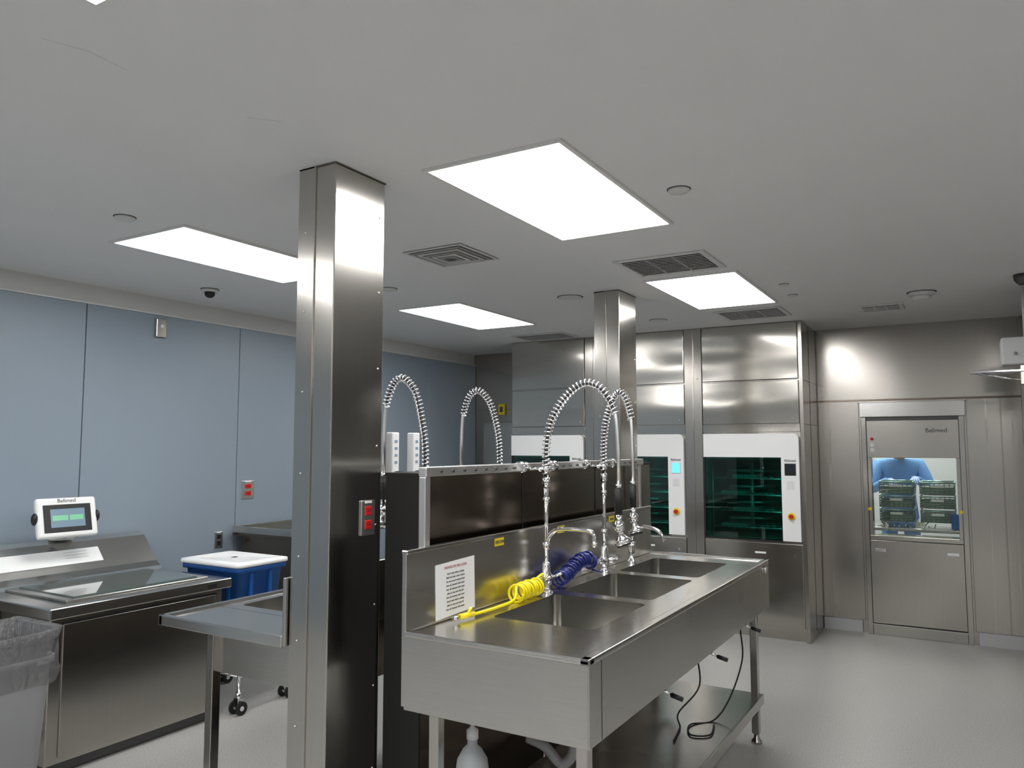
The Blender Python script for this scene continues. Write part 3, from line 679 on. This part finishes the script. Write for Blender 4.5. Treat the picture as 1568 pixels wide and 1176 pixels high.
g=G('touchscreen_monitor',(-4.66,2.55,1.04))
cx,cy,cz=-4.60,2.60,1.18
rot=R('Z',-6)@R('Y',-16)
piv=(cx,cy,cz)
box('housing',(cx-.02,cy-.168,cz-.118),(cx+.02,cy+.168,cz+.118),'white',g,bev=.016,seg=3,rot=rot,piv=piv)
box('bezel',(cx+.019,cy-.132,cz-.088),(cx+.023,cy+.132,cz+.075),'black',g,bev=.002,rot=rot,piv=piv)
box('screen',(cx+.0225,cy-.095,cz-.06),(cx+.0245,cy+.095,cz+.048),'screengrey',g,rot=rot,piv=piv)
box('screen_row',(cx+.0242,cy-.085,cz-.02),(cx+.0252,cy+.0,cz+.01),'screengreen',g,rot=rot,piv=piv)
box('screen_row_b',(cx+.0242,cy+.01,cz-.02),(cx+.0252,cy+.085,cz+.01),'screengreen',g,rot=rot,piv=piv)
rx=rot@Vector((0,1,0)); rz=rot@Vector((0,0,1)); rn=rot@Vector((1,0,0))
text('logo','Belimed',.032,'ink',g,Vector(piv)+rn*.0205+rz*.097,rx,rz)
for k in (-1,1):
    e=Vector(piv)+rx*.172*k; ball('side_knob_%d'%k,e,.022,'black',g,(1,.8,1.6))
cyl('neck',Vector(piv)-rn*.02-rz*.05,(-4.70,2.66,1.07),.024,'greyplastic',g)
lathe('foot',[(.001,0),(.07,0),(.065,.012),(.03,.03),(.026,.05),(.001,.05)],(-4.765,2.67,1.036),'ventw',g)
cyl('foot_arm',(-4.765,2.67,1.075),(-4.70,2.66,1.075),.024,'greyplastic',g)

# ---------------------------------------------------------------- waste bin
g=G('waste_bin',(-3.52,1.66,0))
bx,by=-3.52,1.66
def rrect(hx,hy,r,z,n=5,wob=0):
    out=[]
    for (sx,sy,a0) in ((1,1,0),(-1,1,90),(-1,-1,180),(1,-1,270)):
        for k in range(n+1):
            a=math.radians(a0+90*k/n); w=random.uniform(-wob,wob)
            out.append((bx+sx*(hx-r)+(r+w)*abs(math.cos(a))*sx,by+sy*(hy-r)+(r+w)*abs(math.sin(a))*sy,z+w))
    return out
def loft(name,rings,mat,capb=True):
    n=len(rings[0]); vs=[p for r_ in rings for p in r_]; fs=[]
    for i in range(len(rings)-1):
        for k in range(n): fs.append((i*n+k,i*n+(k+1)%n,(i+1)*n+(k+1)%n,(i+1)*n+k))
    if capb: fs.append(tuple(range(n)))
    return mkobj(name,vs,fs,mat,g,True)
loft('can',[rrect(.15,.17,.05,0),rrect(.19,.21,.06,.70),rrect(.20,.22,.06,.705),rrect(.20,.22,.06,.73),rrect(.19,.21,.06,.73),rrect(.15,.17,.05,.04)],'can')
loft('liner_bag',[rrect(.205,.225,.06,.62,wob=.006),rrect(.212,.232,.06,.66,wob=.009),rrect(.208,.228,.06,.70,wob=.008),rrect(.212,.232,.06,.75,wob=.009),rrect(.210,.23,.06,.80,wob=.010),rrect(.215,.235,.06,.835,wob=.008),rrect(.19,.21,.06,.835,wob=.010),rrect(.17,.19,.05,.72,wob=.012),rrect(.15,.17,.05,.5,wob=.01)],'bag',False)

# ---------------------------------------------------------------- blue tote on cart
g=G('wire_cart',(-4.12,3.42,0))
c0,c1,d0,d1=-4.42,-3.83,3.24,3.62
for z in (.22,.53):
    for nm,p,q in (('f',(c1,d0),(c1,d1)),('b',(c0,d0),(c0,d1)),('n',(c0,d0),(c1,d0)),('r',(c0,d1),(c1,d1))): cyl('rim%s_%d'%(nm,z*100),(p[0],p[1],z),(q[0],q[1],z),.007,'chrome',g,n=8)
    for i in range(14):
        x=c0+i*(c1-c0)/13; cyl('wire_%d_%d'%(z*100,i),(x,d0,z),(x,d1,z),.003,'chrome',g,n=6)
for i,(x,y) in enumerate(((c0,d0),(c1,d0),(c0,d1),(c1,d1))):
    cyl('post_%d'%i,(x,y,.12),(x,y,.60),.011,'chrome',g)
    cyl('stem_%d'%i,(x,y,.13),(x,y,.09),.016,'chrome',g)
    box('fork_%d'%i,(x-.022,y-.018,.045),(x+.022,y+.018,.10),'chrome',g,bev=.004)
    for k in (-1,1): cyl('wheel_%d_%d'%(i,k),(x+k*.024,y,.04),(x+k*.036,y,.04),.04,'rubber',g,n=20)
    cyl('hub_%d'%i,(x-.038,y,.04),(x+.038,y,.04),.014,'ventw',g)
g=G('blue_storage_tote',(-4.12,3.43,.54))
bx,by=-4.125,3.43
loft('tub',[rrect(.23,.155,.03,.54),rrect(.255,.175,.03,.82),rrect(.275,.195,.03,.825),rrect(.275,.195,.03,.855),rrect(.25,.17,.03,.855),rrect(.22,.15,.03,.56)],'bluebin')
for i,x in enumerate((-4.28,-4.125,-3.97)): box('rib_%d'%i,(x-.012,3.258,.60),(x+.012,3.28,.82),'bluebin',g,bev=.003)
for i,y in enumerate((3.35,3.5)): box('riby_%d'%i,(-3.885,y-.012,.60),(-3.865,y+.012,.82),'bluebin',g,bev=.003)
loft('lid',[rrect(.282,.202,.035,.856),rrect(.286,.206,.035,.862),rrect(.284,.204,.035,.882),rrect(.24,.165,.03,.888),rrect(.23,.155,.03,.882),rrect(.02,.02,.01,.884)],'white')

g=G('steel_utility_cart',(-4.5,4.3,0))
q=.24
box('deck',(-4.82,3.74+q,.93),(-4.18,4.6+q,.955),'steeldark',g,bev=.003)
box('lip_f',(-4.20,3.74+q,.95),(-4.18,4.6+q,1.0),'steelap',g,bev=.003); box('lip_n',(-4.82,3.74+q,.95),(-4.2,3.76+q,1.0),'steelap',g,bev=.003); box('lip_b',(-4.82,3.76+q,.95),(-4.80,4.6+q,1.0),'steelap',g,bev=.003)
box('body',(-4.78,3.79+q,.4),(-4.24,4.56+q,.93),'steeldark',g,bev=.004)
box('hook',(-4.18,3.80+q,.86),(-4.14,3.84+q,.94),'rubber',g,bev=.004)
for i,(x,y) in enumerate(((-4.75,3.82+q),(-4.27,3.82+q),(-4.75,4.53+q),(-4.27,4.53+q))):
    box('leg_%d'%i,(x-.016,y-.016,.08),(x+.016,y+.016,.41),'steelcol',g); cyl('wheel_%d'%i,(x-.014,y,.045),(x+.014,y,.045),.045,'rubber',g,n=20)

outlet_x('power_outlet',XL+.022,4.16,1.26,w=.12,h=.14)
outlet_x('power_outlet',XL+.022,3.90,.90,w=.07,h=.12,red=False)
g=G('wall_indicator_light',(XL,3.35,2.42)); box('body',(XL+.022,3.31,2.36),(XL+.05,3.39,2.49),'steelcol',g,bev=.005); cyl('lens',(XL+.05,3.35,2.44),(XL+.055,3.35,2.44),.012,'white',g)

g=G('ceiling_boom_unit',(.3,6.0,2.2))
box('housing',(.20,5.95,2.13),(.385,6.2,2.31),'whiteplastic',g,bev=.012,seg=3)
cyl('conduit',(.34,6.05,2.30),(.34,6.05,2.649),.010,'whiteplastic',g)
lathe('ceiling_mount',[(.001,0),(.05,0),(.05,-.03),(.035,-.05),(.02,-.065),(.001,-.065)],(.32,5.6,CH-.001),'darkmetal',g)
box('shelf_arm',(.02,5.97,2.085),(.385,6.10,2.10),'chrome',g,bev=.003); cyl('brace',(.06,6.03,2.085),(.36,6.03,2.02),.008,'chrome',g)
box('bracket',(.30,5.99,2.0),(.385,6.08,2.13),'steelcol',g,bev=.004)
cyl('indicator',(.28,5.95,2.2),(.28,5.94,2.2),.01,'screendark',g)

# ---------------------------------------------------------------- world, camera
w=bpy.data.worlds.new('world'); scn.world=w; w.use_nodes=True
w.node_tree.nodes['Background'].inputs[0].default_value=(.5,.52,.55,1); w.node_tree.nodes['Background'].inputs[1].default_value=.3
cam=bpy.data.cameras.new('camera'); co=bpy.data.objects.new('camera',cam); COL.objects.link(co)
cam.sensor_width=36; cam.lens=36*1178/1568; cam.clip_start=.02
th=math.atan(95/1178)
co.location=(0,0,1.6); co.rotation_euler=(math.pi/2+th,0,math.radians(30.7))
scn.camera=co
scn.view_settings.view_transform='Standard'
scn.view_settings.exposure=0
scn.view_settings.gamma=.93
